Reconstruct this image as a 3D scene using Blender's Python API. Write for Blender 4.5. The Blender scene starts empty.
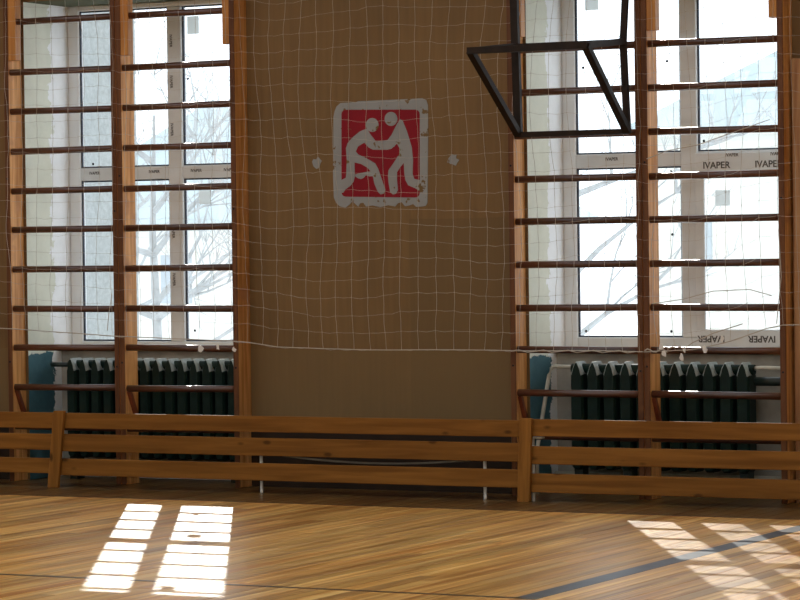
import bpy, bmesh, math, random
from mathutils import Vector, Matrix, noise
random.seed(7)
S = bpy.context.scene
C = bpy.context.collection

# ------------------------------------------------------------------ camera
YAW, PITCH, ROLL = 0.4779, -0.0178, -0.0128
CAM = Vector((12.7242, -18.5065, 1.6776)); FPX = 3050.0
fw = Vector((-math.sin(YAW) * math.cos(PITCH), math.cos(YAW) * math.cos(PITCH), math.sin(PITCH)))
r0 = Vector((math.cos(YAW), math.sin(YAW), 0)); u0 = r0.cross(fw)
r1 = r0 * math.cos(ROLL) + u0 * math.sin(ROLL); u1 = -r0 * math.sin(ROLL) + u0 * math.cos(ROLL)
cd = bpy.data.cameras.new('camera'); cam = bpy.data.objects.new('camera', cd); C.objects.link(cam)
cd.sensor_width = 36.0; cd.lens = FPX * 36.0 / 800.0; cd.clip_end = 500
m = Matrix.Identity(4)
for k, v in enumerate((r1, u1, -fw)):
    for j in range(3): m[j][k] = v[j]
m.translation = CAM
cam.matrix_world = m
S.camera = cam

# ------------------------------------------------------------------ world, sun, exposure
SKY = 2.4
SUN_E = 2.9
w = bpy.data.worlds.new('sky'); S.world = w; w.use_nodes = True
bg = w.node_tree.nodes['Background']
bg.inputs[0].default_value = (0.86, 0.93, 1.0, 1); bg.inputs[1].default_value = SKY
sd = bpy.data.lights.new('sun', 'SUN'); sd.energy = SUN_E; sd.angle = math.radians(0.35); sd.color = (1.0, 0.95, 0.87)
sun = bpy.data.objects.new('sun', sd); C.objects.link(sun)
to_sun = Vector((-0.575, 1.0, 0)).normalized() * math.cos(math.radians(24.3)) + Vector((0, 0, math.sin(math.radians(24.3))))
sun.rotation_euler = to_sun.to_track_quat('Z', 'Y').to_euler()
sun.location = (-20, 30, 25)
S.view_settings.view_transform = 'Standard'; S.view_settings.look = 'None'
S.view_settings.gamma = 1.0; S.view_settings.use_curve_mapping = False
S.view_settings.exposure = 0.0
S.cycles.max_bounces = 12; S.cycles.diffuse_bounces = 6; S.cycles.glossy_bounces = 4
S.cycles.transparent_max_bounces = 16; S.cycles.transmission_bounces = 6
S.cycles.use_denoising = True; S.cycles.sample_clamp_indirect = 8.0

# ------------------------------------------------------------------ materials
def lin(c):
    return tuple(((v / 12.92) if v <= 0.04045 else ((v + 0.055) / 1.055) ** 2.4) for v in [x / 255.0 for x in c]) + (1,)
def new_mat(name, rough=0.6, spec=0.5):
    mt = bpy.data.materials.new(name); mt.use_nodes = True
    n = mt.node_tree.nodes; b = n['Principled BSDF']
    b.inputs['Roughness'].default_value = rough
    b.inputs['Specular IOR Level'].default_value = spec
    return mt, n, mt.node_tree.links, b
def ramp(n, l, fac, stops):
    r = n.new('ShaderNodeValToRGB'); e = r.color_ramp.elements
    while len(e) < len(stops): e.new(0.5)
    for i, (p, c) in enumerate(stops): e[i].position = p; e[i].color = c
    l.new(fac, r.inputs[0]); return r
def math_n(n, l, op, a, b=None):
    k = n.new('ShaderNodeMath'); k.operation = op
    for i, v in enumerate((a, b)):
        if v is None: continue
        if isinstance(v, (int, float)): k.inputs[i].default_value = v
        else: l.new(v, k.inputs[i])
    return k.outputs[0]
def mix_c(n, l, f, a, b, mode='MIX'):
    k = n.new('ShaderNodeMix'); k.data_type = 'RGBA'; k.blend_type = mode
    for i, v in ((0, f), (6, a), (7, b)):
        if isinstance(v, (int, float)): k.inputs[i].default_value = v
        elif isinstance(v, tuple): k.inputs[i].default_value = v
        else: l.new(v, k.inputs[i])
    return k.outputs[2]
def plain(name, c, rough=0.6, spec=0.5, var=0.12, sc=9.0, bump=0.0, metal=0.0):
    mt, n, l, b = new_mat(name, rough, spec)
    tc = n.new('ShaderNodeTexCoord'); nz = n.new('ShaderNodeTexNoise')
    nz.inputs['Scale'].default_value = sc; nz.inputs['Detail'].default_value = 6
    l.new(tc.outputs['Object'], nz.inputs['Vector'])
    base = lin(c)
    lo = tuple(v * (1 - var) for v in base[:3]) + (1,); hi = tuple(min(1, v * (1 + var)) for v in base[:3]) + (1,)
    r = ramp(n, l, nz.outputs[0], [(0.3, lo), (0.7, hi)])
    l.new(r.outputs[0], b.inputs['Base Color']); b.inputs['Metallic'].default_value = metal
    if bump:
        bp = n.new('ShaderNodeBump'); bp.inputs['Strength'].default_value = bump; bp.inputs['Distance'].default_value = 0.004
        l.new(nz.outputs[0], bp.inputs['Height']); l.new(bp.outputs[0], b.inputs['Normal'])
    return mt
def wood(name, dark, light, axis, rough=0.4, spec=0.4, rnd=0.25, knots=False, wear=None, coat=0.0):
    """grain stretched along axis (0,1,2); brightness differs from piece to piece"""
    mt, n, l, b = new_mat(name, rough, spec)
    tc = n.new('ShaderNodeTexCoord'); oi = n.new('ShaderNodeObjectInfo')
    mp = n.new('ShaderNodeMapping'); sc = [26.0, 26.0, 26.0]; sc[axis] = 1.6
    mp.inputs['Scale'].default_value = sc
    add = n.new('ShaderNodeVectorMath'); add.operation = 'ADD'
    cmb = n.new('ShaderNodeCombineXYZ'); s7 = math_n(n, l, 'MULTIPLY', oi.outputs['Random'], 37.0)
    for i in range(3): l.new(s7, cmb.inputs[i])
    l.new(tc.outputs['Object'], add.inputs[0]); l.new(cmb.outputs[0], add.inputs[1])
    l.new(add.outputs[0], mp.inputs['Vector'])
    nz = n.new('ShaderNodeTexNoise'); nz.inputs['Scale'].default_value = 1.0; nz.inputs['Detail'].default_value = 7
    nz.inputs['Distortion'].default_value = 0.4
    l.new(mp.outputs[0], nz.inputs['Vector'])
    r = ramp(n, l, nz.outputs[0], [(0.32, lin(dark)), (0.68, lin(light))])
    hv = n.new('ShaderNodeHueSaturation')
    val = math_n(n, l, 'MULTIPLY_ADD', oi.outputs['Random'], rnd); val.node.inputs[2].default_value = 1 - rnd / 2
    l.new(val, hv.inputs['Value']); l.new(r.outputs[0], hv.inputs['Color'])
    col = hv.outputs[0]
    if knots:
        mk = n.new('ShaderNodeMapping'); ks = [7.0, 7.0, 7.0]; ks[axis] = 3.2; mk.inputs['Scale'].default_value = ks
        l.new(add.outputs[0], mk.inputs['Vector'])
        vo = n.new('ShaderNodeTexVoronoi'); vo.inputs['Scale'].default_value = 1.0; l.new(mk.outputs[0], vo.inputs['Vector'])
        kr = ramp(n, l, vo.outputs['Distance'], [(0.06, (1, 1, 1, 1)), (0.13, (0, 0, 0, 1))])
        kd = tuple(v * 0.5 for v in lin(dark)[:3]) + (1,)
        col = mix_c(n, l, kr.outputs[0], col, kd)
    if wear:
        nw = n.new('ShaderNodeTexNoise'); nw.inputs['Scale'].default_value = 5.0; nw.inputs['Detail'].default_value = 8
        l.new(add.outputs[0], nw.inputs['Vector'])
        wr = ramp(n, l, nw.outputs[0], [(0.56, (0, 0, 0, 1)), (0.68, (1, 1, 1, 1))])
        col = mix_c(n, l, wr.outputs[0], col, lin(wear))
    l.new(col, b.inputs['Base Color'])
    b.inputs['Coat Weight'].default_value = coat; b.inputs['Coat Roughness'].default_value = 0.25
    bp = n.new('ShaderNodeBump'); bp.inputs['Strength'].default_value = 0.25; bp.inputs['Distance'].default_value = 0.002
    l.new(nz.outputs[0], bp.inputs['Height']); l.new(bp.outputs[0], b.inputs['Normal'])
    return mt

M = {}
M['post'] = wood('varnished post wood', (174, 112, 52), (226, 168, 104), 2, 0.5, 0.18, 0.12, wear=(186, 130, 84))
M['post_front'] = wood('darker brown post front', (80, 46, 25), (112, 70, 40), 2, 0.5, 0.25, 0.12, wear=(104, 66, 38))  # darker brown for the post faces towards the room
M['rung'] = wood('brown rung wood', (54, 27, 18), (86, 48, 34), 0, 0.3, 0.5, 0.25, coat=0.5)
M['block'] = wood('bright block wood', (165, 105, 45), (198, 138, 70), 2, 0.5, 0.4, 0.2)
M['plank'] = wood('pine barrier plank', (112, 70, 24), (142, 94, 38), 0, 0.6, 0.15, 0.16, knots=True)
M['bpost'] = wood('pine barrier post', (118, 76, 28), (150, 100, 42), 2, 0.6, 0.15, 0.16, knots=True)
M['brace'] = wood('dark brace wood', (92, 40, 22), (130, 66, 38), 2, 0.5, 0.4, 0.1)
M['board'] = wood('pale standing board', (150, 104, 66), (190, 146, 102), 2, 0.6, 0.3, 0.1)
M['steel'] = plain('dark painted steel', (36, 26, 19), 0.6, 0.2, 0.35, 14, 0.2)
M['white_metal'] = plain('chipped white enamel', (206, 206, 198), 0.4, 0.5, 0.12, 20)
M['pipe'] = plain('cream pipe paint', (196, 194, 180), 0.4, 0.5, 0.15, 12)
M['tube'] = plain('greyish tube', (140, 140, 132), 0.5, 0.4, 0.12, 12)
M['darkpipe'] = plain('dark green pipe', (34, 46, 42), 0.35, 0.5, 0.2, 12)
M['iron'] = plain('dark green radiator enamel', (20, 40, 34), 0.5, 0.2, 0.3, 11, 0.15)
M['pale_cap'] = plain('dusty pale radiator top', (150, 160, 158), 0.5, 0.4, 0.2, 25)  # paler colour for the upward faces at the section tops
M['pvc'] = plain('white window profile', (236, 240, 242), 0.35, 0.4, 0.05, 4)
M['film'] = plain('greyish protective film on profile', (216, 220, 222), 0.4, 0.4, 0.08, 6)
M['ink'] = plain('printed grey ink', (84, 82, 80), 0.6, 0.2, 0.3, 30)
M['label'] = plain('pane sticker paper', (178, 184, 182), 0.7, 0.2, 0.08, 18)
def paper():
    mt, n, l, b = new_mat('pane sticker paper', 0.7, 0.2); out = n['Material Output']
    tr = n.new('ShaderNodeBsdfTranslucent'); tr.inputs[0].default_value = (0.75, 0.78, 0.78, 1); b.inputs['Base Color'].default_value = (0.5, 0.52, 0.52, 1)
    mx = n.new('ShaderNodeMixShader'); mx.inputs[0].default_value = 0.6
    l.new(b.outputs[0], mx.inputs[1]); l.new(tr.outputs[0], mx.inputs[2]); l.new(mx.outputs[0], out.inputs[0]); return mt
M['label'] = paper()
M['dot'] = plain('black dot', (22, 24, 30), 0.6, 0.2, 0.1, 9)
M['cord'] = plain('white net cord', (184, 176, 164), 0.8, 0.2, 0.12, 6)
M['scrap'] = plain('white paper scrap', (232, 230, 226), 0.8, 0.2, 0.05, 20)
M['sill'] = plain('sand coloured sill', (196, 172, 138), 0.6, 0.3, 0.12, 9)
M['emblem_white'] = None
M['stucco'] = plain('rough grey outdoor stucco', (180, 186, 186), 0.9, 0.1, 0.14, 30, 0.5)
M['base'] = plain('dark brown barrier shade', (48, 36, 27), 0.5, 0.3, 0.2, 4)
M['snow'] = plain('snow', (240, 243, 247), 0.8, 0.2, 0.02, 0.6)
M['bark'] = plain('pale hazy bark', (178, 181, 181), 0.9, 0.1, 0.15, 7)  # overexposed haze outside put into the pale bark colour
M['housewall'] = plain('pale house render', (226, 224, 216), 0.9, 0.1, 0.05, 0.8)
M['houseroof'] = plain('pale blue green metal roof', (186, 198, 200), 0.6, 0.3, 0.06, 1.0)
M['darkglass'] = plain('dark window glass', (176, 184, 188), 0.3, 0.5, 0.1, 1.0)
M['roomwall'] = plain('cream room paint', (214, 202, 172), 0.7, 0.3, 0.06, 1.2, 0.1)
M['ceiling'] = plain('white ceiling paint', (226, 222, 212), 0.8, 0.2, 0.05, 1.2)
M['line_dark'] = plain('dark court paint', (52, 44, 42), 0.3, 0.5, 0.4, 5)
M['line_blue'] = plain('blue grey court paint', (62, 72, 82), 0.3, 0.5, 0.45, 5)

# glass: nearly clear pane
def glass():
    mt = bpy.data.materials.new('window glass'); mt.use_nodes = True; n = mt.node_tree.nodes; l = mt.node_tree.links
    n.remove(n['Principled BSDF']); out = n['Material Output']
    t = n.new('ShaderNodeBsdfTransparent'); t.inputs[0].default_value = (0.95, 0.96, 0.96, 1)
    g = n.new('ShaderNodeBsdfGlossy'); g.inputs['Roughness'].default_value = 0.02
    mx = n.new('ShaderNodeMixShader'); mx.inputs[0].default_value = 0.05
    l.new(t.outputs[0], mx.inputs[1]); l.new(g.outputs[0], mx.inputs[2]); l.new(mx.outputs[0], out.inputs[0]); return mt
M['glass'] = glass()
def wall_mat():
    mt, n, l, b = new_mat('ochre pier paint', 0.62, 0.3)
    g = n.new('ShaderNodeNewGeometry'); sx = n.new('ShaderNodeSeparateXYZ'); l.new(g.outputs['Position'], sx.inputs[0])
    nz = n.new('ShaderNodeTexNoise'); nz.inputs['Scale'].default_value = 1.3; nz.inputs['Detail'].default_value = 7
    l.new(g.outputs['Position'], nz.inputs['Vector'])
    mp = n.new('ShaderNodeMapping'); mp.inputs['Scale'].default_value = (30, 30, 1.4); l.new(g.outputs['Position'], mp.inputs['Vector'])
    n2 = n.new('ShaderNodeTexNoise'); n2.inputs['Scale'].default_value = 1.0; n2.inputs['Detail'].default_value = 5; l.new(mp.outputs[0], n2.inputs['Vector'])
    r = ramp(n, l, nz.outputs[0], [(0.3, lin((112, 86, 51))), (0.7, lin((127, 98, 60)))])
    r2 = ramp(n, l, n2.outputs[0], [(0.3, (0.88, 0.88, 0.88, 1)), (0.7, (1.06, 1.06, 1.06, 1))])
    col = mix_c(n, l, 1.0, r.outputs[0], r2.outputs[0], 'MULTIPLY')
    # repainted lower field (right part) and greyer dado
    jx = math_n(n, l, 'MULTIPLY_ADD', nz.outputs[0], 0.05, ); jx.node.inputs[2].default_value = -0.025
    xr = math_n(n, l, 'GREATER_THAN', math_n(n, l, 'ADD', sx.outputs[0], jx), 3.20)
    zr = math_n(n, l, 'LESS_THAN', math_n(n, l, 'ADD', sx.outputs[2], jx), 1.86)
    f1 = math_n(n, l, 'MULTIPLY', math_n(n, l, 'MULTIPLY', xr, zr), 0.7)
    col = mix_c(n, l, f1, col, lin((108, 85, 52)))
    z2 = math_n(n, l, 'LESS_THAN', math_n(n, l, 'ADD', sx.outputs[2], jx), 0.96)
    col = mix_c(n, l, math_n(n, l, 'MULTIPLY', z2, 0.55), col, lin((118, 95, 60)))
    # thin fine panel relief
    l.new(col, b.inputs['Base Color'])
    bp = n.new('ShaderNodeBump'); bp.inputs['Strength'].default_value = 0.3; bp.inputs['Distance'].default_value = 0.01
    l.new(n2.outputs[0], bp.inputs['Height']); l.new(bp.outputs[0], b.inputs['Normal']); return mt
M['wall'] = wall_mat()
def reveal_mat():
    mt, n, l, b = new_mat('peeling reveal paint', 0.7, 0.25)
    g = n.new('ShaderNodeNewGeometry'); sx = n.new('ShaderNodeSeparateXYZ'); l.new(g.outputs['Position'], sx.inputs[0])
    nz = n.new('ShaderNodeTexNoise'); nz.inputs['Scale'].default_value = 4.0; nz.inputs['Detail'].default_value = 10; nz.inputs['Roughness'].default_value = 0.72
    l.new(g.outputs['Position'], nz.inputs['Vector'])
    j = math_n(n, l, 'MULTIPLY_ADD', nz.outputs[0], 0.34); j.node.inputs[2].default_value = -0.17
    jz = math_n(n, l, 'MULTIPLY_ADD', nz.outputs[0], 0.16); jz.node.inputs[2].default_value = -0.08
    plaster = ramp(n, l, nz.outputs[0], [(0.3, lin((228, 231, 232))), (0.7, lin((244, 247, 250)))])
    paint = ramp(n, l, nz.outputs[0], [(0.3, lin((206, 209, 194))), (0.7, lin((222, 224, 210)))])
    teal = ramp(n, l, nz.outputs[0], [(0.3, lin((54, 90, 100))), (0.7, lin((74, 112, 122)))])
    lowz = math_n(n, l, 'LESS_THAN', math_n(n, l, 'ADD', sx.outputs[2], jz), 0.92)
    col = mix_c(n, l, lowz, paint.outputs[0], teal.outputs[0])
    near = math_n(n, l, 'GREATER_THAN', math_n(n, l, 'ADD', sx.outputs[1], j), 0.37)
    col = mix_c(n, l, near, col, plaster.outputs[0])
    l.new(col, b.inputs['Base Color'])
    bp = n.new('ShaderNodeBump'); bp.inputs['Strength'].default_value = 0.5; bp.inputs['Distance'].default_value = 0.012
    hgt = math_n(n, l, 'ADD', near, nz.outputs[0]); l.new(hgt, bp.inputs['Height']); l.new(bp.outputs[0], b.inputs['Normal']); return mt
M['reveal'] = reveal_mat()
M['niche'] = plain('patchy niche plaster', (168, 163, 152), 0.75, 0.2, 0.25, 5, 0.2)
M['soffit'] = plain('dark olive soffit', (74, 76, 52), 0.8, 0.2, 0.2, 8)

def worn(name, c, chip, amt):
    mt, n, l, b = new_mat(name, 0.65, 0.25)
    g = n.new('ShaderNodeNewGeometry')
    nz = n.new('ShaderNodeTexNoise'); nz.inputs['Scale'].default_value = 16; nz.inputs['Detail'].default_value = 8
    l.new(g.outputs['Position'], nz.inputs['Vector'])
    n2 = n.new('ShaderNodeTexNoise'); n2.inputs['Scale'].default_value = 5; n2.inputs['Detail'].default_value = 5; l.new(g.outputs['Position'], n2.inputs['Vector'])
    base = lin(c)
    r2 = ramp(n, l, n2.outputs[0], [(0.3, tuple(v * 0.86 for v in base[:3]) + (1,)), (0.7, base)])
    r = ramp(n, l, nz.outputs[0], [(amt, (0, 0, 0, 1)), (amt + 0.03, (1, 1, 1, 1))])
    l.new(mix_c(n, l, r.outputs[0], r2.outputs[0], lin(chip)), b.inputs['Base Color']); return mt
M['em_white'] = worn('worn white paint', (150, 152, 151), (112, 88, 55), 0.61)
M['em_red'] = worn('worn red paint', (136, 14, 32), (116, 70, 46), 0.69)
M['em_fig'] = worn('worn figure white paint', (150, 151, 150), (112, 90, 55), 0.635)

def floor_mat():
    mt, n, l, b = new_mat('varnished floorboards', 0.3, 0.6)
    oi = n.new('ShaderNodeObjectInfo'); g = n.new('ShaderNodeNewGeometry')
    att = n.new('ShaderNodeAttribute'); att.attribute_name = 'board'; att.attribute_type = 'GEOMETRY'
    rnd = math_n(n, l, 'FRACT', math_n(n, l, 'ADD', oi.outputs['Random'], att.outputs['Fac']))
    cmb = n.new('ShaderNodeCombineXYZ'); l.new(math_n(n, l, 'MULTIPLY', rnd, 53.0), cmb.inputs[2])
    add = n.new('ShaderNodeVectorMath'); add.operation = 'ADD'; l.new(g.outputs['Position'], add.inputs[0]); l.new(cmb.outputs[0], add.inputs[1])
    mp = n.new('ShaderNodeMapping'); mp.inputs['Scale'].default_value = (34, 0.6, 3); l.new(add.outputs[0], mp.inputs['Vector'])
    nz = n.new('ShaderNodeTexNoise'); nz.inputs['Scale'].default_value = 1.0; nz.inputs['Detail'].default_value = 7; nz.inputs['Distortion'].default_value = 0.6
    l.new(mp.outputs[0], nz.inputs['Vector'])
    r = ramp(n, l, nz.outputs[0], [(0.28, lin((172, 108, 40))), (0.5, lin((228, 178, 96))), (0.75, lin((242, 206, 136)))])
    m2 = n.new('ShaderNodeMapping'); m2.inputs['Scale'].default_value = (8, 0.2, 3); l.new(add.outputs[0], m2.inputs['Vector'])
    n4 = n.new('ShaderNodeTexNoise'); n4.inputs['Scale'].default_value = 1.0; n4.inputs['Detail'].default_value = 5; l.new(m2.outputs[0], n4.inputs['Vector'])
    am = ramp(n, l, n4.outputs[0], [(0.42, (0, 0, 0, 1)), (0.72, (1, 1, 1, 1))])
    amber = mix_c(n, l, math_n(n, l, 'MULTIPLY', am.outputs[0], 0.85), r.outputs[0], lin((164, 92, 28)))
    hv = n.new('ShaderNodeHueSaturation'); v = math_n(n, l, 'MULTIPLY_ADD', rnd, 0.55); v.node.inputs[2].default_value = 0.83
    l.new(v, hv.inputs['Value']); l.new(amber, hv.inputs['Color'])
    # scuffs
    n3 = n.new('ShaderNodeTexNoise'); n3.inputs['Scale'].default_value = 1.7; n3.inputs['Detail'].default_value = 9; n3.inputs['Roughness'].default_value = 0.65
    m3 = n.new('ShaderNodeMapping'); m3.inputs['Scale'].default_value = (2.6, 0.45, 1); l.new(g.outputs['Position'], m3.inputs['Vector']); l.new(m3.outputs[0], n3.inputs['Vector'])
    sc = ramp(n, l, n3.outputs[0], [(0.33, (0.68, 0.66, 0.62, 1)), (0.65, (1.06, 1.06, 1.06, 1))])
    col = mix_c(n, l, 1.0, hv.outputs[0], sc.outputs[0], 'MULTIPLY')
    # brown painted border strip along the wall, the shade there added to its colour
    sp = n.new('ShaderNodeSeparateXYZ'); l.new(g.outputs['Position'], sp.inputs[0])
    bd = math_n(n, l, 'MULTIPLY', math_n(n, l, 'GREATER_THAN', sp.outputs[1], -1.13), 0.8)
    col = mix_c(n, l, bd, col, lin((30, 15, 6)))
    l.new(col, b.inputs['Base Color'])
    rr = n.new('ShaderNodeMapRange'); rr.inputs[3].default_value = 0.22; rr.inputs[4].default_value = 0.40; l.new(n3.outputs[0], rr.inputs[0])
    l.new(rr.outputs[0], b.inputs['Roughness'])
    bp = n.new('ShaderNodeBump'); bp.inputs['Strength'].default_value = 0.5; bp.inputs['Distance'].default_value = 0.003
    l.new(nz.outputs[0], bp.inputs['Height']); l.new(bp.outputs[0], b.inputs['Normal']); return mt
M['floor'] = floor_mat()

# ------------------------------------------------------------------ geometry helpers
def bbox(bm, x0, x1, y0, y1, z0, z1, mi=0, shear=None, bev=0.0):
    vs = []
    for z in (z0, z1):
        for (x, y) in ((x0, y0), (x1, y0), (x1, y1), (x0, y1)):
            sx = shear * (z - z0) / (z1 - z0) if shear else 0
            vs.append(bm.verts.new((x + sx, y, z)))
    fs = []
    for f in ((3, 2, 1, 0), (4, 5, 6, 7), (0, 1, 5, 4), (1, 2, 6, 5), (2, 3, 7, 6), (3, 0, 4, 7)):
        q = bm.faces.new([vs[i] for i in f]); q.material_index = mi; fs.append(q)
    if bev:
        es = set(e for f in fs for e in f.edges)
        bmesh.ops.bevel(bm, geom=list(es), offset=bev, segments=1, affect='EDGES')
    return fs
def tube(bm, pts, rad, seg=8, cap=True, flat=1.0):
    """swept tube along a polyline"""
    pts = [Vector(p) for p in pts]; rings = []
    for i, p in enumerate(pts):
        d = (pts[min(i + 1, len(pts) - 1)] - pts[max(i - 1, 0)]).normalized()
        up = Vector((0, 0, 1)) if abs(d.z) < 0.9 else Vector((0, 1, 0))
        a = d.cross(up).normalized(); b = a.cross(d).normalized()
        rr = rad[i] if isinstance(rad, (list, tuple)) else rad
        rings.append([bm.verts.new(p + a * (rr * flat * math.cos(2 * math.pi * k / seg)) + b * (rr * math.sin(2 * math.pi * k / seg))) for k in range(seg)])
    for i in range(len(rings) - 1):
        for k in range(seg):
            f = bm.faces.new((rings[i][k], rings[i][(k + 1) % seg], rings[i + 1][(k + 1) % seg], rings[i + 1][k])); f.smooth = seg > 5
    if cap:
        bm.faces.new(rings[0]); bm.faces.new(rings[-1][::-1])
def bar(bm, p0, p1, wd, th=None):
    """square steel bar between two points"""
    p0 = Vector(p0); p1 = Vector(p1); th = th or wd
    d = (p1 - p0).normalized(); up = Vector((0, 0, 1)) if abs(d.z) < 0.9 else Vector((0, 1, 0))
    a = d.cross(up).normalized() * wd / 2; b = a.cross(d).normalized() * th / 2
    q = [[bm.verts.new(p + s * a + t * b) for s, t in ((-1, -1), (1, -1), (1, 1), (-1, 1))] for p in (p0, p1)]
    for k in range(4): bm.faces.new((q[0][k], q[0][(k + 1) % 4], q[1][(k + 1) % 4], q[1][k]))
    bm.faces.new(q[0][::-1]); bm.faces.new(q[1])
def extrude_poly(bm, pts, y0, y1):
    """polygon of (x,z) points extruded from y0 (towards the room) to y1"""
    a = [bm.verts.new((x, y0, z)) for x, z in pts]; b = [bm.verts.new((x, y1, z)) for x, z in pts]
    f1 = bm.faces.new(a); f2 = bm.faces.new(b[::-1]); nn = len(pts)
    for i in range(nn): bm.faces.new((a[i], b[i], b[(i + 1) % nn], a[(i + 1) % nn]))
    f1.normal_update(); f2.normal_update()
    bmesh.ops.triangulate(bm, faces=[f1, f2])
def to_mesh(bm, name):
    bmesh.ops.recalc_face_normals(bm, faces=bm.faces)
    me = bpy.data.meshes.new(name); bm.to_mesh(me); bm.free(); return me
def obj(name, bm, mats, parent=None, loc=None):
    me = to_mesh(bm, name) if isinstance(bm, bmesh.types.BMesh) else bm
    if not me.materials:
        for q in (mats if isinstance(mats, (list, tuple)) else [mats]): me.materials.append(M[q])
    o = bpy.data.objects.new(name, me); C.objects.link(o)
    if parent: o.parent = parent
    if loc: o.location = loc
    return o
def bx(name, mat, parent, x0, x1, y0, y1, z0, z1, bev=0.0, shear=None):
    """a box part with its origin at its centre"""
    c = Vector(((x0 + x1) / 2, (y0 + y1) / 2, (z0 + z1) / 2)); bm = bmesh.new()
    bbox(bm, x0 - c.x, x1 - c.x, y0 - c.y, y1 - c.y, z0 - c.z, z1 - c.z, 0, shear, bev)
    return obj(name, bm, mat, parent, c)
def thing(name, label, cat, loc=(0, 0, 0), group=None):
    o = bpy.data.objects.new(name, None); C.objects.link(o); o.location = loc
    o['label'] = label; o['category'] = cat
    if group: o['group'] = group
    return o
def tag(o, label, cat, group=None):
    o['label'] = label; o['category'] = cat
    if group: o['group'] = group
    return o
def struct(o): o['kind'] = 'structure'; return o
def project(p):
    d = Vector(p) - CAM; z = d.dot(fw)
    return 400 + FPX * d.dot(r1) / z, 300 - FPX * d.dot(u1) / z

# ------------------------------------------------------------------ room shell
YW = 0.035            # room face of the window wall
YD = 0.61             # room face of the window frames
PITCH_W = 4.0394      # window to window
RX0, RX1, RY0, RZ = -9.9, 16.4, -20.6, 6.4
WIN_X = [PITCH_W * k for k in range(-2, 4)]
O0, O1, OZ = 0.055, 1.875, 3.49      # opening, relative to the ladder origin
YOUT = 0.80
bm = bmesh.new()
xs = [RX0] + [v for x in WIN_X for v in (x + O0, x + O1)] + [RX1]
for i in range(0, len(xs), 2): bbox(bm, xs[i], xs[i + 1], YW, YOUT, 0, RZ, 0)
for x in WIN_X:
    bbox(bm, x + O0, x + O1, YW, YOUT, OZ, RZ, 0)
    bbox(bm, x + O0, x + O1, 0.47, YOUT, 0, 0.93, 2)
bmesh.ops.recalc_face_normals(bm, faces=bm.faces)
for f in bm.faces:
    c = f.calc_center_median()
    if abs(f.normal.x) > 0.9 and RX0 + 0.1 < c.x < RX1 - 0.1: f.material_index = 1
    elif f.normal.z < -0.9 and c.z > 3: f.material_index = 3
wall = struct(obj('wall_back', bm, ['wall', 'reveal', 'niche', 'soffit']))
for i in range(0, len(xs), 2):
    b3 = bmesh.new(); bbox(b3, xs[i] + 0.001, xs[i + 1] - 0.14 if xs[i + 1] < RX1 else RX1, YW - 0.012, YW, 0, 0.44)
    struct(obj('shade_strip_back', b3, 'base'))  # added dark strip: shade behind the barrier painted onto the pier foot
# side walls, far wall with unseen openings added for fill light (behind the camera), ceiling
bm = bmesh.new(); bbox(bm, RX0 - 0.4, RX0, RY0, YOUT, 0, RZ); struct(obj('wall_left', bm, 'roomwall'))
bm = bmesh.new(); bbox(bm, RX1, RX1 + 0.4, RY0, YOUT, 0, RZ); struct(obj('wall_right', bm, 'roomwall'))
bm = bmesh.new()
fx = [RX0 - 0.4] + [v for k in range(6) for v in (RX0 + 1.0 + 4.1 * k, RX0 + 4.2 + 4.1 * k)] + [RX1 + 0.4]
for i in range(0, len(fx), 2): bbox(bm, fx[i], fx[i + 1], RY0 - 0.5, RY0, 0, RZ)
for k in range(6):
    a, b = RX0 + 1.0 + 4.1 * k, RX0 + 4.2 + 4.1 * k
    bbox(bm, a, b, RY0 - 0.5, RY0, 0, 3.1); bbox(bm, a, b, RY0 - 0.5, RY0, 5.7, RZ)
struct(obj('wall_front', bm, 'roomwall'))
bm = bmesh.new()      # ceiling with two long unseen openings added to brighten the floor
SL = [(-5.9, -3.6), (-11.2, -9.1)]; SX0, SX1 = -7.0, 14.0
ye = [RY0 - 0.5] + [v for q in sorted(SL) for v in q] + [YOUT]
for i in range(0, len(ye), 2): bbox(bm, RX0 - 0.4, RX1 + 0.4, ye[i], ye[i + 1], RZ, RZ + 0.3)
for a, b in SL: bbox(bm, RX0 - 0.4, SX0, a, b, RZ, RZ + 0.3); bbox(bm, SX1, RX1 + 0.4, a, b, RZ, RZ + 0.3)
struct(obj('ceiling', bm, 'ceiling'))

# ------------------------------------------------------------------ floor of single boards
bm = bmesh.new(); bbox(bm, RX0 - 0.4, RX1 + 0.4, RY0 - 0.5, YOUT, -0.30, -0.022)
floor = struct(obj('floor', bm, 'floor'))
BW, GAP = 0.098, 0.0025
proto = {}
stuff_boxes = []
def board_mesh(L):
    k = round(L, 2)
    if k not in proto:
        b2 = bmesh.new(); bbox(b2, 0, BW - GAP, 0, k - 0.002, -0.022, 0.0)
        top = [e for e in b2.edges if all(abs(v.co.z) < 1e-6 for v in e.verts)]
        bmesh.ops.bevel(b2, geom=top, offset=0.0012, segments=1, affect='EDGES')
        proto[k] = to_mesh(b2, 'floorboard'); proto[k].materials.append(M['floor'])
    return proto[k]
nb = int((RX1 - RX0) / BW); n_ind = 0
for i in range(nb):
    x = RX0 + i * BW; y = 0.47 if any(wx + O0 < x < wx + O1 - BW for wx in WIN_X) else YW
    first = True
    while y > RY0 + 0.05:
        L = random.choice((2.0, 2.4, 2.8, 3.2, 3.6)) if not first else random.choice((1.1, 1.6, 2.2, 2.9, 3.4))
        first = False
        L = min(L, y - RY0)
        vis = False
        for t in range(25):
            px, py = project((x, y - L * t / 24.0, 0))
            if -15 < px < 815 and 470 < py < 602: vis = True
        if vis and n_ind < 290:
            n_ind += 1
            o = bpy.data.objects.new('floorboard', board_mesh(L)); C.objects.link(o); o.parent = floor
            o.location = (x, y - round(L, 2), random.uniform(-0.0008, 0.0)); 
        else: stuff_boxes.append((x, y - L, L))
        y -= L
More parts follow.
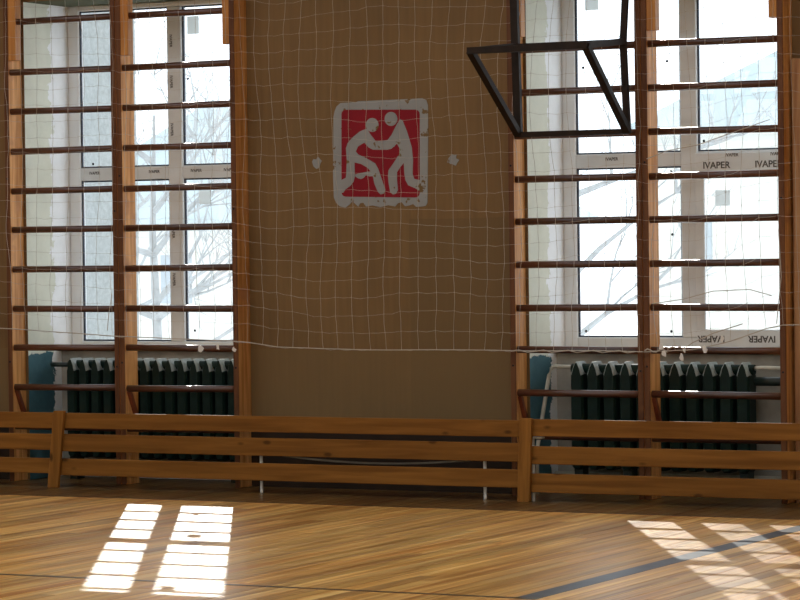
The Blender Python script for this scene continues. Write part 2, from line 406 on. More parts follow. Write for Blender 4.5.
bm = bmesh.new(); vals = []
for x, y, L in stuff_boxes:
    for f in bbox(bm, x, x + BW - GAP, y, y + L - 0.002, -0.022, -0.0004): vals.append(random.random())
me = to_mesh(bm, 'floorboard_field'); at = me.attributes.new('board', 'FLOAT', 'FACE')
v0 = random.random
for i in range(0, len(me.polygons), 6):
    r = v0()
    for j in range(6): at.data[i + j].value = r
o = obj('floorboard_field', me, 'floor', floor); o['kind'] = 'stuff'
# painted court lines (thin paint film on the boards)
def line(name, mat, x0, x1, y0, y1):
    b2 = bmesh.new(); bbox(b2, x0, x1, y0, y1, -0.0006, 0.0007); o = obj(name, b2, mat, floor); return o
line('court_line', 'line_dark', -8, 15, -1.150, -1.115)['label'] = 'thin dark line running along the barrier'
line('court_line', 'line_dark', -8, 6.58, -5.455, -5.415)['label'] = 'thin black court line'
line('court_line', 'line_blue', 6.545, 6.665, -5.455, -1.150)['label'] = 'blue grey court line'

# ------------------------------------------------------------------ windows
F0, F1 = 0.082, 1.85
ZB, ZT = 0.965, 3.49
TR0, TR1 = 2.19, 2.285
MU0, MU1 = 0.925, 1.045
def text_mesh(s, size):
    cu = bpy.data.curves.new('lettering', 'FONT'); cu.body = s; cu.size = size; cu.align_x = 'CENTER'; cu.align_y = 'CENTER'; cu.extrude = 0.0008; cu.offset = size * 0.022
    o = bpy.data.objects.new('lettering', cu); C.objects.link(o)
    dg = bpy.context.evaluated_depsgraph_get(); me = bpy.data.meshes.new_from_object(o.evaluated_get(dg))
    bpy.data.objects.remove(o); bpy.data.curves.remove(cu); return me
T_BIG = text_mesh('IVAPER', 0.062); T_SMALL = text_mesh('IVAPER', 0.030)
for tm in (T_BIG, T_SMALL): tm.materials.clear(); tm.materials.append(M['ink'])
def letter(parent, me, x, y, z, rot=0.0):
    o = bpy.data.objects.new('lettering', me); C.objects.link(o); o.parent = parent; o.location = (x, y - 0.0008, z)
    o.rotation_euler = (math.pi / 2, rot, 0) ; return o
def make_window(idx, X, detail):
    wo = bpy.data.objects.new('window_%d' % idx, None); C.objects.link(wo); wo.location = (X, 0, 0); struct(wo)
    Y0, Y1 = YD, YD + 0.07
    pb = 0.006
    ju = bx('jamb', 'pvc', wo, O0, 0.150, Y0, Y1, ZB, ZT, pb)
    bx('jamb', 'pvc', wo, 1.79, O1, Y0, Y1, ZB, ZT, pb)
    hd = bx('head', 'pvc', wo, 0.15, 1.79, Y0, Y1, 3.452, ZT, pb)
    br = bx('bottom_rail', 'film', wo, 0.15, 1.79, Y0, Y1, ZB, 1.035 if detail == 2 else 0.997, pb)
    mu = bx('mullion', 'film', wo, MU0, MU1, Y0 - 0.004, Y1, (1.035 if detail == 2 else 0.997), 3.452, pb)
    tl = bx('transom', 'film', wo, 0.15, MU0, Y0, Y1, TR0, TR1, pb)
    tr = bx('transom', 'film', wo, MU1, 1.79, Y0, Y1, TR0, TR1, pb)
    yp0, yp1 = Y0 + 0.034, Y0 + 0.040
    zb = 1.035 if detail == 2 else 0.997
    cells = [(0.15, MU0, zb, TR0), (0.15, MU0, TR1, 3.452), (MU1, 1.79, zb, TR0), (MU1, 1.79, TR1, 3.452)]
    panes = []
    for i, (a, b, c, d) in enumerate(cells):
        p = bx('pane', 'glass', wo, a - 0.01, b + 0.01, yp0, yp1, c - 0.01, d + 0.01)
        panes.append(p)
        if detail:   # thin dark gasket round each pane
            b2 = bmesh.new(); g = 0.011
            for (p0, p1, q0, q1) in ((a, a + g, c, d), (b - g, b, c, d), (a + g, b - g, c, c + g), (a + g, b - g, d - g, d)):
                bbox(b2, p0, p1, Y0 + 0.018, yp0, q0, q1)
            obj('gasket', b2, 'gasket', wo)
    if detail == 2:   # opening sash in the lower right light, its film printed
        s0, s1, z0, z1 = MU1 - 0.012, 1.80, 1.0, 2.272
        pr = 0.066
        ys0, ys1 = Y0 - 0.022, Y0 - 0.002
        t = bx('sash_top', 'film', wo, s0, s1, ys0, ys1, z1 - 0.125, z1, 0.005)
        l_ = bx('sash_stile', 'film', wo, s0, s0 + pr, ys0, ys1, z0 + 0.09, z1 - 0.125, 0.005)
        bx('sash_stile', 'film', wo, s1 - pr, s1, ys0, ys1, z0 + 0.09, z1 - 0.125, 0.005)
        bt = bx('sash_bottom', 'film', wo, s0, s1, ys0, ys1, z0 - 0.03, z0 + 0.09, 0.005)
        for xx in (1.19, 1.56): letter(wo, T_BIG, xx, ys0, z1 - 0.085)
        for xx in (1.14, 1.50): letter(wo, T_BIG, xx, ys0, z0 + 0.028, math.pi)
        for xx in (0.42,): letter(wo, T_SMALL, xx, Y0, TR0 + 0.058)
        for xx in (1.30, 1.62): letter(wo, T_SMALL, xx, ys0, z1 - 0.018)
    if detail == 1:
        for xx in (0.28, 0.56, 0.80, 1.16, 1.44): letter(wo, T_SMALL, xx, Y0, TR0 + 0.055)
        for zz in (1.45, 1.80, 2.55, 2.9, 3.2): letter(wo, T_SMALL, MU0 + 0.035, Y0 - 0.004, zz, math.pi / 2)
    if detail:
        # stickers and dots on the panes
        def sticker(pane, x, z, wd, hh):
            c = pane.location; b2 = bmesh.new(); bbox(b2, -wd / 2, wd / 2, -0.001, 0.0, -hh / 2, hh / 2)
            obj('sticker', b2, 'label', pane, (x - c.x, -0.0031, z - c.z))
        def dot(pane, x, z):
            c = pane.location; b2 = bmesh.new(); rr = 0.0095
            extrude_poly(b2, [(rr * math.cos(k * math.pi / 5), rr * math.sin(k * math.pi / 5)) for k in range(10)], -0.001, 0)
            obj('dot', b2, 'dot', pane, (x - c.x, -0.0031, z - c.z))
        if detail == 1:
            sticker(panes[3], 1.13, 3.31, 0.10, 0.13); sticker(panes[2], 1.21, 2.05, 0.10, 0.10)
            dot(panes[0], 0.245, 2.29 + 0.02) if False else None
            dot(panes[1], 0.245, 2.315); dot(panes[3], 0.90 + 0.18, 2.92); dot(panes[2], 1.11, 1.075)
        else:
            sticker(panes[2], 1.21, 1.97, 0.105, 0.105); sticker(panes[1], 0.27, 3.31, 0.10, 0.08)
            dot(panes[1], 0.20, 2.88); dot(panes[1], 0.82, 2.90); dot(panes[3], 1.08, 2.355); dot(panes[0], 0.84, 2.155)
            dot(panes[0], 0.845, 1.73); dot(panes[0], 0.20, 1.075); dot(panes[0], 0.83, 1.075)
    return wo
M['gasket'] = plain('dark rubber gasket', (60, 66, 78), 0.6, 0.3, 0.1, 9)
for i, X in enumerate(WIN_X):
    make_window(i + 1, X, 1 if abs(X) < 0.1 else (2 if abs(X - PITCH_W) < 0.1 else 0))
    # inner sill board
    sl = bx('trim_%d' % (i + 1), 'sill', None, X + O0 + 0.001, X + O1 - 0.001, 0.43, YD, 0.93, 0.963, 0.004); struct(sl)
    # sky portal for the sampler
    ld = bpy.data.lights.new('portal', 'AREA'); ld.shape = 'RECTANGLE'; ld.size = O1 - O0; ld.size_y = 2.5
    try: ld.cycles.is_portal = True
    except Exception: pass
    po = bpy.data.objects.new('portal', ld); C.objects.link(po); po.location = (X + (O0 + O1) / 2, YOUT + 0.05, 2.23)
    po.rotation_euler = (-math.pi / 2, 0, 0)
for a, b in SL:
    ld = bpy.data.lights.new('portal', 'AREA'); ld.shape = 'RECTANGLE'; ld.size = SX1 - SX0; ld.size_y = b - a
    try: ld.cycles.is_portal = True
    except Exception: pass
    po = bpy.data.objects.new('portal', ld); C.objects.link(po); po.location = ((SX0 + SX1) / 2, (a + b) / 2, RZ + 0.35)
for k in range(6):
    ld = bpy.data.lights.new('portal', 'AREA'); ld.shape = 'RECTANGLE'; ld.size = 3.2; ld.size_y = 2.6
    try: ld.cycles.is_portal = True
    except Exception: pass
    po = bpy.data.objects.new('portal', ld); C.objects.link(po); po.location = (RX0 + 2.6 + 4.1 * k, RY0 - 0.55, 4.4)
    po.rotation_euler = (math.pi / 2, 0, 0)

# ------------------------------------------------------------------ wall bars
RUNGS = [0.400, 0.687, 0.9745, 1.2535, 1.5405, 1.8275, 2.1085, 2.3965, 2.6835, 2.968, 3.336, 3.63, 3.92]
PD = 0.175
def make_wall_bars(X, a0, a1, b0, b1, label, right_block, seed):
    """posts at a0..a1 and b0..b1 (relative), rungs between"""
    rn = random.Random(seed)
    t = thing('wall_bars', label, 'wall bars', (X, 0, 0), 'wall bars in front of the windows')
    for (p, q) in ((a0, a1), (b0, b1)):
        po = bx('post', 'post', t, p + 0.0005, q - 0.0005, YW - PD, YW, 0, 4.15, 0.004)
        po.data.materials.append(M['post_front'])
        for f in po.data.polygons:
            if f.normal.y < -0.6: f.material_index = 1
    for k, z in enumerate(RUNGS):
        b2 = bmesh.new(); L = (b0 - a1)
        tilt = rn.uniform(-0.0025, 0.0025)
        tube(b2, [(-L / 2, 0, -tilt), (L / 2, 0, tilt)], 0.0235, 12, True, 0.78)
        obj('rung', b2, 'rung', t, ((a1 + b0) / 2, -0.108, z))
    bx('top_block', 'block', t, a1, a1 + 0.062, YW - PD + 0.004, YW - PD + 0.075, 3.055, 4.1, 0.003)
    if right_block: bx('top_block', 'block', t, b0 - 0.055, b0, YW - PD + 0.004, YW - PD + 0.075, 3.10, 4.1, 0.003)
    b2 = bmesh.new(); bar(b2, (a1 + 0.013, -0.105, 0.665), (a1 + 0.013, 0.02, 0.41), 0.026, 0.03)
    obj('brace', b2, 'brace', t)
    # bolt heads on the post fronts
    for (xx, zz) in (((a0 + a1) / 2, 0.87), ((b0 + b1) / 2, 0.84), ((a0 + a1) / 2, 2.2), ((b0 + b1) / 2, 1.95)):
        b2 = bmesh.new(); extrude_poly(b2, [(0.007 * math.cos(k * math.pi / 4), 0.007 * math.sin(k * math.pi / 4)) for k in range(8)], -0.003, 0)
        obj('bolt', b2, 'dot', t, (xx, YW - PD, zz))
    return t
for X, who in ((0.0, ('leftmost wall bars, at the left edge of the photo', 'wall bars next to the left side of the bare brown pier with the red emblem')),
               (PITCH_W, ('wall bars right behind the black steel hoop bracket', 'wall bars before the window light whose white frame film is printed with large letters'))):
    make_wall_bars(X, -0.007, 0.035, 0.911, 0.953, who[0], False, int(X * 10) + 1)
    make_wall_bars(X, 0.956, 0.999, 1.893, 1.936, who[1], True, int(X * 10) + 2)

# ------------------------------------------------------------------ radiators
def section_mesh(wd, h0, h1, dp):
    b2 = bmesh.new(); hw = wd / 2
    prof = [(-hw * 0.9, h0 + 0.02), (-hw, h0 + 0.05), (-hw, h1 - 0.085), (-hw * 0.62, h1 - 0.035), (-hw * 0.16, h1), (hw * 0.16, h1),
            (hw * 0.62, h1 - 0.035), (hw, h1 - 0.085), (hw, h0 + 0.05), (hw * 0.9, h0 + 0.02), (hw * 0.5, h0), (-hw * 0.5, h0)]
    ys = [(-dp / 2, 0.72), (-dp / 2 + 0.018, 1.0), (dp / 2 - 0.018, 1.0), (dp / 2, 0.72)]
    cz = (h0 + h1) / 2
    rings = [[b2.verts.new((x * s, y, cz + (z - cz) * (1 - (1 - s) * 0.10))) for x, z in prof] for y, s in ys]
    for i in range(3):
        for k in range(12): b2.faces.new((rings[i][k], rings[i][(k + 1) % 12], rings[i + 1][(k + 1) % 12], rings[i + 1][k]))
    b2.faces.new(rings[0]); b2.faces.new(rings[-1][::-1])
    return to_mesh(b2, 'section')
def make_radiator(X, x0, n, pitch, label):
    YR = 0.27
    t = thing('radiator', label, 'radiator', (X, YR, 0), 'radiators under the windows')
    me = section_mesh(pitch * 0.78, 0.16, 0.885, 0.15); me.materials.append(M['iron']); me.materials.append(M['pale_cap'])
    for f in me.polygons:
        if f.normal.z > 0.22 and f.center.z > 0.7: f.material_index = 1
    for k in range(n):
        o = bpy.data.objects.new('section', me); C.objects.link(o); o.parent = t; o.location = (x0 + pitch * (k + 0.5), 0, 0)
    for z in (0.835, 0.225):
        b2 = bmesh.new(); tube(b2, [(x0, 0, z), (x0 + pitch * n, 0, z)], 0.036, 10); obj('header', b2, 'iron', t)
    for k in (0, n // 3, n - 1):
        xx = x0 + pitch * (k + 0.5)
        b2 = bmesh.new(); bbox(b2, xx - 0.03, xx + 0.03, -0.05, 0.05, 0.0, 0.18); obj('foot', b2, 'darkpipe', t)
    return t
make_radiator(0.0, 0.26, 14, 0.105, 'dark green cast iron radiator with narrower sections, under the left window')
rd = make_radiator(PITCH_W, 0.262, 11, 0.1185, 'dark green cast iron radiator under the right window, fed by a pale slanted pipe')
def pipe(name, pts, r, mat, label, extra=None):
    b2 = bmesh.new(); base = Vector(pts[0]); tube(b2, [Vector(p) - base for p in pts], r, 10)
    return tag(obj(name, b2, mat, None, base), label, 'pipe')
pipe('heating_pipe', [(0.258, 0.27, 0.835), (0.13, 0.27, 0.835), (0.10, 0.27, 0.835)], 0.017, 'darkpipe', 'short dark stub pipe beside the left radiator')
pipe('heating_pipe', [(PITCH_W + 0.258, 0.27, 0.845), (PITCH_W + 0.125, 0.27, 0.85), (PITCH_W + 0.107, 0.265, 0.835), (PITCH_W + 0.097, 0.25, 0.79), (PITCH_W + 0.085, 0.07, 0.30), (PITCH_W + 0.085, 0.06, 0.0)], 0.014, 'pipe', 'pale slanted pipe feeding the right radiator beside the teal reveal')
pipe('heating_pipe', [(PITCH_W + 1.57, 0.27, 0.845), (PITCH_W + 1.62, 0.25, 0.85), (PITCH_W + 1.86, 0.25, 0.845)], 0.014, 'pipe', 'pale pipe at the right end of the right radiator')
pipe('heating_pipe', [(PITCH_W + 1.57, 0.27, 0.76), (PITCH_W + 1.86, 0.27, 0.76)], 0.03, 'darkpipe', 'thick dark green pipe below the pale one at the right radiator end')
for X, side in ((0.0, 'left'), (PITCH_W, 'right')):
    pipe('heating_pipe', [(X + 0.07, 0.40, 0.11), (X + 1.86, 0.40, 0.11)], 0.022, 'pipe', 'long pale pipe near the floor behind the %s radiator' % side)

# ------------------------------------------------------------------ low slatted barrier (three sections)
def make_barrier(x0, x1, zs, label, post_x, lean, legs, drop=0.0):
    t = thing('slatted_barrier', label, 'barrier', (x0, -0.5, 0), 'low plank barrier along the wall')
    L = x1 - x0
    for k, (z0, z1) in enumerate(zs):
        o = bx('plank', 'plank', t, 0.0, L, -0.0125, 0.0125, z0, z1, 0.003)
        o.rotation_euler = (0, math.atan2(drop, L) if k else 0, 0)
    for px, ln in post_x:
        pw = 0.088
        bx('post', 'bpost', t, px - x0 - pw / 2, px - x0 + pw / 2, -0.045, -0.0135, 0.0, 0.545, 0.003, ln)
    for lx, top in legs:
        b2 = bmesh.new(); tube(b2, [(0, 0, 0), (0, 0, 0.012), (0, 0, top)], [0.011, 0.011, 0.011], 10)
        bbox(b2, -0.05, 0.07, -0.008, 0.03, top, top + 0.01)
        obj('leg', b2, 'white_metal', t, (lx - x0, 0.03, 0.0))
    return t
make_barrier(-1.9, 0.655, [(0.098, 0.206), (0.264, 0.378), (0.418, 0.53)], 'low three-plank pine barrier section at the far left, left of the leaning post', [(-1.4, 0.03)], 0, [(-0.6, 0.26)])
make_barrier(0.66, 4.315, [(0.088, 0.207), (0.258, 0.380), (0.420, 0.529)], 'long middle pine barrier section of three planks under the emblem wall', [(0.637, 0.062)], 0, [(2.300, 0.262), (3.995, 0.262)])
make_barrier(4.32, 8.1, [(0.061, 0.185), (0.245, 0.362), (0.428, 0.538)], 'right pine barrier section of three planks in front of the right window', [(4.304, 0.022), (8.05, 0.02)], 0, [(4.345, 0.41), (7.2, 0.26)])
pts = []
for k in range(25):
    u = k / 24.0; x = 2.42 + 1.5 * u; pts.append((x, -0.44, 0.262 - 0.042 * (1 - (2 * u - 1) ** 2)))
pipe('hanging_tube', pts, 0.007, 'tube', 'thin pale tube sagging behind the middle barrier planks')['category'] = 'tube'

# ------------------------------------------------------------------ emblem on the pier
def E(cx, cy):
    px = 328 + cx / 5.0; py = 92 + cy / 5.0
    return (2.983 + (px - 0.0128 * (py - 150) - 380) * 0.00772, 2.325 - (py + 0.033 * (px - 380) - 150) * 0.0069)
def rounded(x0, y0, x1, y1, r, n=5):
    p = []
    for cx, cy, a in ((x1 - r, y0 + r, -90), (x1 - r, y1 - r, 0), (x0 + r, y1 - r, 90), (x0 + r, y0 + r, 180)):
        for k in range(n + 1):
            t = math.radians(a + 90 * k / n); p.append((cx + r * math.cos(t), cy + r * math.sin(t)))
    return p
em = thing('wrestling_emblem', 'worn red and white painted emblem of two wrestlers on the brown pier', 'emblem', (2.983, YW, 1.96))
def emblem_part(name, pts, y0, y1, mat):
    b2 = bmesh.new(); extrude_poly(b2, [(x - 2.983, z - 1.96) for x, z in (E(*p) for p in pts)], -y0, -y1); return obj(name, b2, mat, em)
outer = [(60, 48)] + [(140, 44), (150, 40), (300, 34), (430, 28)] + [(470, 26), (490, 36), (498, 60), (499, 200), (497, 400), (496, 540), (488, 556), (470, 560)] + \
        [(440, 562), (425, 548), (405, 556), (385, 560), (368, 540), (350, 545), (335, 562), (300, 556), (260, 566), (220, 558), (190, 564), (175, 545), (160, 548), (150, 565), (120, 538), (105, 556), (85, 572), (55, 564), (38, 548), (26, 520)] + \
        [(22, 400), (24, 250), (24, 120), (30, 90), (40, 66)]
emblem_part('white_ground', outer, 0.004, 0.0, 'em_white')
emblem_part('red_field', rounded(66, 82, 458, 516, 22), 0.006, 0.004, 'em_red')
left_fig = [(195, 176), (160, 190), (125, 218), (98, 248), (89, 275), (93, 330), (91, 400), (88, 422), (64, 434), (64, 498), (76, 496), (86, 480), (112, 462), (128, 440), (134, 415), (133, 345),
            (165, 352), (200, 372), (222, 400), (233, 450), (250, 490), (264, 503), (281, 498), (288, 478), (274, 438), (252, 375), (236, 348), (190, 322), (152, 305), (139, 290), (150, 265), (182, 246),
            (204, 270), (226, 281), (300, 281), (334, 264), (334, 225), (300, 232), (270, 238), (238, 236), (214, 206)]
emblem_part('wrestler_figure', left_fig, 0.008, 0.006, 'em_fig')
right_fig = [(348, 150), (336, 172), (320, 205), (300, 232), (296, 281), (318, 276), (346, 250), (360, 276), (357, 302), (330, 345), (304, 382), (301, 410), (304, 445), (312, 490), (326, 503), (341, 498), (351, 480), (346, 430), (346, 392), (360, 370), (380, 345),
             (383, 400), (388, 430), (402, 456), (440, 472), (460, 486), (460, 430), (432, 424), (424, 400), (426, 330), (420, 268), (396, 190), (374, 136), (362, 130)]
emblem_part('wrestler_figure', right_fig, 0.0082, 0.006, 'em_fig')
for cx, cy in ((222, 158), (316, 128)):
    emblem_part('head', [(cx + 32 * math.cos(k * math.pi / 10), cy + 35 * math.sin(k * math.pi / 10)) for k in range(20)], 0.0084, 0.006, 'em_fig')
emblem_part('paint_chip', [(135, 405), (160, 398), (200, 390), (232, 388), (234, 412), (206, 414), (190, 408), (178, 422), (165, 428), (150, 424), (138, 416)], 0.0075, 0.006, 'em_fig')
def plaster_patch(x, z, label, sd):
    rn = random.Random(sd); b2 = bmesh.new()
    p = [((0.036 + rn.uniform(-0.012, 0.012)) * math.cos(k * math.pi / 7), (0.040 + rn.uniform(-0.014, 0.012)) * math.sin(k * math.pi / 7)) for k in range(14)]
    extrude_poly(b2, p, -0.004, 0.0)
    tag(obj('plaster_patch', b2, 'em_white', None, (x, YW, z)), label, 'plaster patch')
plaster_patch(2.487, 2.257, 'small white plaster patch left of the red emblem', 1)
plaster_patch(3.540, 2.253, 'small white plaster patch right of the red emblem', 2)

# ------------------------------------------------------------------ hoop bracket
hb = thing('hoop_bracket', 'black steel wedge-shaped basketball bracket hanging on the right wall bars, without a hoop', 'bracket', (4.135, -0.24, 2.40))
def hbar(name, p0, p1, wd=0.034, th=None):
    o = Vector((4.135, -0.24, 2.40)); b2 = bmesh.new(); bar(b2, Vector(p0) - o, Vector(p1) - o, wd, th); return obj(name, b2, 'steel', hb)
YB_, YF_ = -0.235, -0.86
D_, E_, BL_, C_ = (4.158, YB_, 2.40), (4.938, YB_, 2.40), (4.142, YB_, 2.985), (4.915, YB_, 2.985)
A_, B_ = (4.115, YF_, 2.925), (4.926, YF_, 2.925)
hbar('back_post', D_, (4.132, YB_, 3.60), 0.052, 0.034)
hbar('back_post', E_, C_, 0.040, 0.034)
hbar('upper_arm', (4.915, YB_ - 0.002, 2.96), (4.955, YB_, 3.60), 0.040, 0.03)
hbar('bottom_bar', D_, (4.955, YB_, 2.40), 0.036)
hbar('top_back_bar', BL_, C_, 0.03)
hbar('top_arm', BL_, A_, 0.04); hbar('top_arm', C_, B_, 0.04)
hbar('front_bar', (4.10, YF_, 2.925), (4.94, YF_, 2.925), 0.042)
hbar('diagonal', A_, D_, 0.046, 0.04); hbar('diagonal', B_, E_, 0.046, 0.04)
hbar('head_bar', (4.11, YB_, 3.60), (4.97, YB_, 3.60), 0.034)
for xx in (4.20, 4.88):
    b2 = bmesh.new(); tube(b2, [(xx - 4.135, -0.235 + 0.24, 1.20), (xx - 4.135, -0.16 + 0.24, 1.262), (xx - 4.135, -0.108 + 0.24, 1.262), (xx - 4.135, -0.077 + 0.24, 1.24), (xx - 4.135, -0.077 + 0.24, 1.20)], 0.009, 8)
    obj('hook', b2, 'steel', hb)

# ------------------------------------------------------------------ board standing at the right edge
bx_o = bmesh.new(); bbox(bx_o, 0, 0.11, -0.022, 0.022, 0, 2.84, 0, 0.0, 0.004)
tag(obj('wooden_board', bx_o, 'board', None, (5.998, -0.03, 0.0)), 'tall pale wooden board standing beside the last wall bars at the right edge', 'board')

# ------------------------------------------------------------------ hanging net
NC, NR, NX0, NX1, NZT = 58, 25, -0.45, 6.70, 4.0
KEY = [(-0.5, 1.13), (0.0, 1.115), (0.95, 1.06), (1.95, 1.025), (2.25, 0.985), (3.0, 0.972), (4.03, 0.972), (5.0, 0.968), (5.35, 0.985), (5.62, 1.05), (5.9, 1.145), (6.7, 1.15)]
def net_bottom(x):
    for (a, za), (b, zb) in zip(KEY, KEY[1:]):
        if a <= x <= b: return za + (zb - za) * (x - a) / (b - a)
    return KEY[-1][1]
def net_pt(i, j):
    x = NX0 + (NX1 - NX0) * i / NC; zb = net_bottom(min(max(x, -0.5), 6.7)); z = zb + (NZT - zb) * j / NR
    nv = noise.noise_vector(Vector((x * 1.3, z * 1.1, 3.1))); n2 = noise.noise_vector(Vector((x * 5.1, z * 5.0, 9.7)))
    lean = 0.03 * math.sin(x * 1.7 + 0.6) * (z - 1.0) / 3
    x2 = x + nv.x * 0.055 + n2.x * 0.016 + lean; z2 = z + (nv.z * 0.05 + n2.z * 0.016) * min(1, j / 3.0 + 0.15)
    y2 = -0.170 + nv.y * 0.014
    return Vector((x2, min(y2, -0.150), z2))
net = thing('protective_net', 'thin white square-mesh net hanging in front of the wall bars and pier', 'net', (3.0, -0.17, 0.97))
o3 = Vector((3.0, -0.17, 0.97))
P = [[net_pt(i, j) - o3 for j in range(NR + 1)] for i in range(NC + 1)]
bm = bmesh.new(); CR = 0.00145
def cord(bm, a, b, r=CR, sag=0.0):
    d = b - a
    if d.length < 1e-6: return
    dn = d.normalized(); up = Vector((0, 1, 0)); s = dn.cross(up).normalized() * r; t = Vector((0, -r, 0))
    ring = [[bm.verts.new(p + v) for v in (s, -s * 0.5 + t, -s * 0.5 - t)] for p in (a, b)]
    for k in range(3): bm.faces.new((ring[0][k], ring[0][(k + 1) % 3], ring[1][(k + 1) % 3], ring[1][k]))
rn = random.Random(11)
for i in range(NC + 1):
    for j in range(NR + 1):
        a = P[i][j]
        if j < NR:
            b = P[i][j + 1]; md = (a + b) / 2 + Vector((rn.uniform(-0.004, 0.004), 0, 0)); cord(bm, a, md); cord(bm, md, b)
        if i < NC:
            b = P[i + 1][j]; md = (a + b) / 2 + Vector((0, 0, -rn.uniform(0.001, 0.010))); cord(bm, a, md, CR * 0.65); cord(bm, md, b, CR * 0.65)
        vs = [bm.verts.new(a + Vector(v) * 0.0042) for v in ((1, 0, 0), (-1, 0, 0), (0, 1, 0), (0, -1, 0), (0, 0, 1), (0, 0, -1))]
        for f in ((0, 2, 4), (2, 1, 4), (1, 3, 4), (3, 0, 4), (2, 0, 5), (1, 2, 5), (3, 1, 5), (0, 3, 5)): bm.faces.new([vs[q] for q in f])
me = bpy.data.meshes.new('net_mesh'); bm.to_mesh(me); bm.free()
o = obj('net_mesh', me, 'cord', net); o['kind'] = 'stuff'
b2 = bmesh.new(); tube(b2, [P[i][0] for i in range(NC + 1)], 0.0036, 6); obj('bottom_cord', b2, 'cord', net)
b2 = bmesh.new(); tube(b2, [P[i][NR] for i in range(NC + 1)], 0.006, 6); obj('top_cable', b2, 'steel', net)
# loose strands and white scraps caught in the net
def strand(pts, r=0.003):
    b2 = bmesh.new(); tube(b2, [Vector(p) - o3 for p in pts], r, 5); obj('loose_strand', b2, 'cord', net)
strand([(5.02 + 0.02 * k, -0.185, 0.975 + 0.012 * math.sin(k * 1.3)) for k in range(9)], 0.0045)
strand([(5.18, -0.185, 0.985), (5.24, -0.19, 1.01), (5.30, -0.19, 0.99), (5.36, -0.188, 1.03), (5.50, -0.186, 1.09), (5.70, -0.185, 1.15)], 0.0035)
strand([(4.06 + 0.06 * k, -0.186, 0.968 + 0.009 * math.sin(k * 2.1)) for k in range(16)], 0.0038)
strand([(0.93, -0.186, 1.36), (0.90, -0.186, 1.22), (0.885, -0.186, 1.10)], 0.0028)
strand([(5.95, -0.186, 1.75), (5.965, -0.186, 1.45), (5.93, -0.186, 1.15)], 0.003)
strand([(5.05, -0.186, 2.22), (5.2, -0.188, 2.27), (5.4, -0.186, 2.30), (5.9, -0.186, 2.45)], 0.0028)
strand([(5.08, -0.186, 1.28), (5.3, -0.188, 1.31), (5.5, -0.186, 1.36), (5.75, -0.186, 1.37), (5.9, -0.186, 1.33)], 0.0028)
def scrap(x, z, s, sd):
    r2 = random.Random(sd); b2 = bmesh.new()
    p = [(s * (0.7 + r2.uniform(-0.3, 0.3)) * math.cos(k * math.pi / 4), s * (1.0 + r2.uniform(-0.35, 0.35)) * math.sin(k * math.pi / 4)) for k in range(8)]
    extrude_poly(b2, p, -0.002, 0.002); o = obj('paper_scrap', b2, 'scrap', net, (x - 3.0, -0.02, z - 0.97)); o.rotation_euler = (0.2, 0, r2.uniform(-0.5, 0.5))
for i, (x, z, s) in enumerate([(1.66, 0.975, 0.026), (1.80, 0.985, 0.022), (1.93, 0.97, 0.018), (5.14, 1.005, 0.026), (5.16, 0.955, 0.022), (5.28, 0.93, 0.024), (5.44, 0.985, 0.026), (5.56, 1.055, 0.024), (5.30, 0.985, 0.02)]): scrap(x, z, s, i)

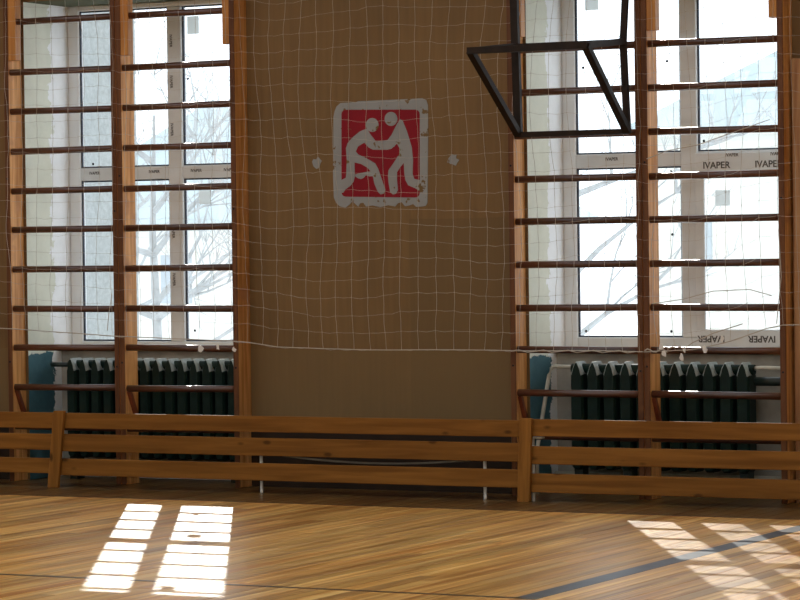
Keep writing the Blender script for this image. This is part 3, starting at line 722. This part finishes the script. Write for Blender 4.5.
# ------------------------------------------------------------------ outside: snow, a house, bare trees
bm = bmesh.new(); bbox(bm, -160, 160, -150, 160, -1.2, -0.9)
g = struct(obj('ground', bm, 'snow'))
bm = bmesh.new(); bbox(bm, -0.9, O0, YOUT + 0.001, 1.55, -0.9, 6.4)
struct(obj('wall_buttress', bm, 'stucco'))
def make_house(loc, wd, dp, hz, rz, label, nwin):
    t = thing('house', label, 'house', loc)
    b2 = bmesh.new(); bbox(b2, 0, wd, 0, dp, 0, hz); obj('wall', b2, 'housewall', t)
    b2 = bmesh.new(); v = [b2.verts.new(p) for p in ((-0.5, -0.5, hz), (wd + 0.5, -0.5, hz), (wd + 0.5, dp + 0.5, hz), (-0.5, dp + 0.5, hz), (wd * 0.5, -0.5, hz + rz), (wd * 0.5, dp + 0.5, hz + rz))]
    for f in ((0, 1, 4), (2, 3, 5), (1, 2, 5, 4), (3, 0, 4, 5), (0, 3, 2, 1)): b2.faces.new([v[q] for q in f])
    obj('roof', b2, 'houseroof', t)
    for k in range(nwin):
        x = wd * (k + 0.5) / nwin
        fr = bx('window', 'housewall', t, x - 0.55, x + 0.55, -0.06, -0.001, hz * 0.35, hz * 0.35 + 1.4)
        c = fr.location; p = bx('pane', 'darkglass', fr, -0.45, 0.45, -0.04, -0.031, -0.6, 0.6)
make_house((-31, 46, -0.9), 11, 9, 3.2, 3.0, 'pale house with blue green gable roof seen through the left window', 4)
make_house((-19.5, 58, -0.9), 13, 9, 5.6, 3.0, 'larger pale house farther behind, seen through the right window', 4)
def make_tree(loc, hgt, sd, label):
    r2 = random.Random(sd); t = thing('bare_tree', label, 'tree', loc, 'bare trees outside')
    bt = bmesh.new(); bb = bmesh.new()
    tube(bt, [(0, 0, 0), (0.05, 0.02, hgt * 0.3), (-0.02, 0.05, hgt * 0.55), (0.06, 0, hgt * 0.85)], [0.075, 0.06, 0.045, 0.015], 8)
    def branch(p, d, L, r, lev):
        q = p; pts = [p]; rad = [r]
        for k in range(3):
            d2 = (d + Vector((r2.uniform(-.25, .25), r2.uniform(-.25, .25), r2.uniform(-.1, .25)))).normalized()
            q = q + d2 * L / 3; pts.append(q); rad.append(r * (1 - 0.28 * (k + 1))); d = d2
        tube(bb, pts, rad, 5)
        if lev < 3:
            for k in range(4 if lev < 2 else 3):
                s = r2.choice(pts[1:]); nd = (d + Vector((r2.uniform(-1, 1), r2.uniform(-1, 1), r2.uniform(-.4, .7)))).normalized()
                branch(s, nd, L * r2.uniform(0.5, 0.7), r * 0.5, lev + 1)
    for k in range(9):
        z = hgt * r2.uniform(0.2, 0.8); a = r2.uniform(0, 6.28)
        branch(Vector((0.02, 0.03, z)), Vector((math.cos(a), math.sin(a), r2.uniform(0.2, 0.8))).normalized(), hgt * 0.38, 0.045, 0)
    obj('trunk', bt, 'bark', t); obj('branches', bb, 'bark', t)
make_tree((-7.6, 14.0, -0.9), 5.0, 3, 'bare pale tree outside the left window, nearer of the two there')
make_tree((-11.5, 19.0, -0.9), 5.4, 5, 'bare pale tree outside the left window, farther of the two there')
make_tree((-2.6, 15.5, -0.9), 4.6, 9, 'bare pale tree outside the right window')
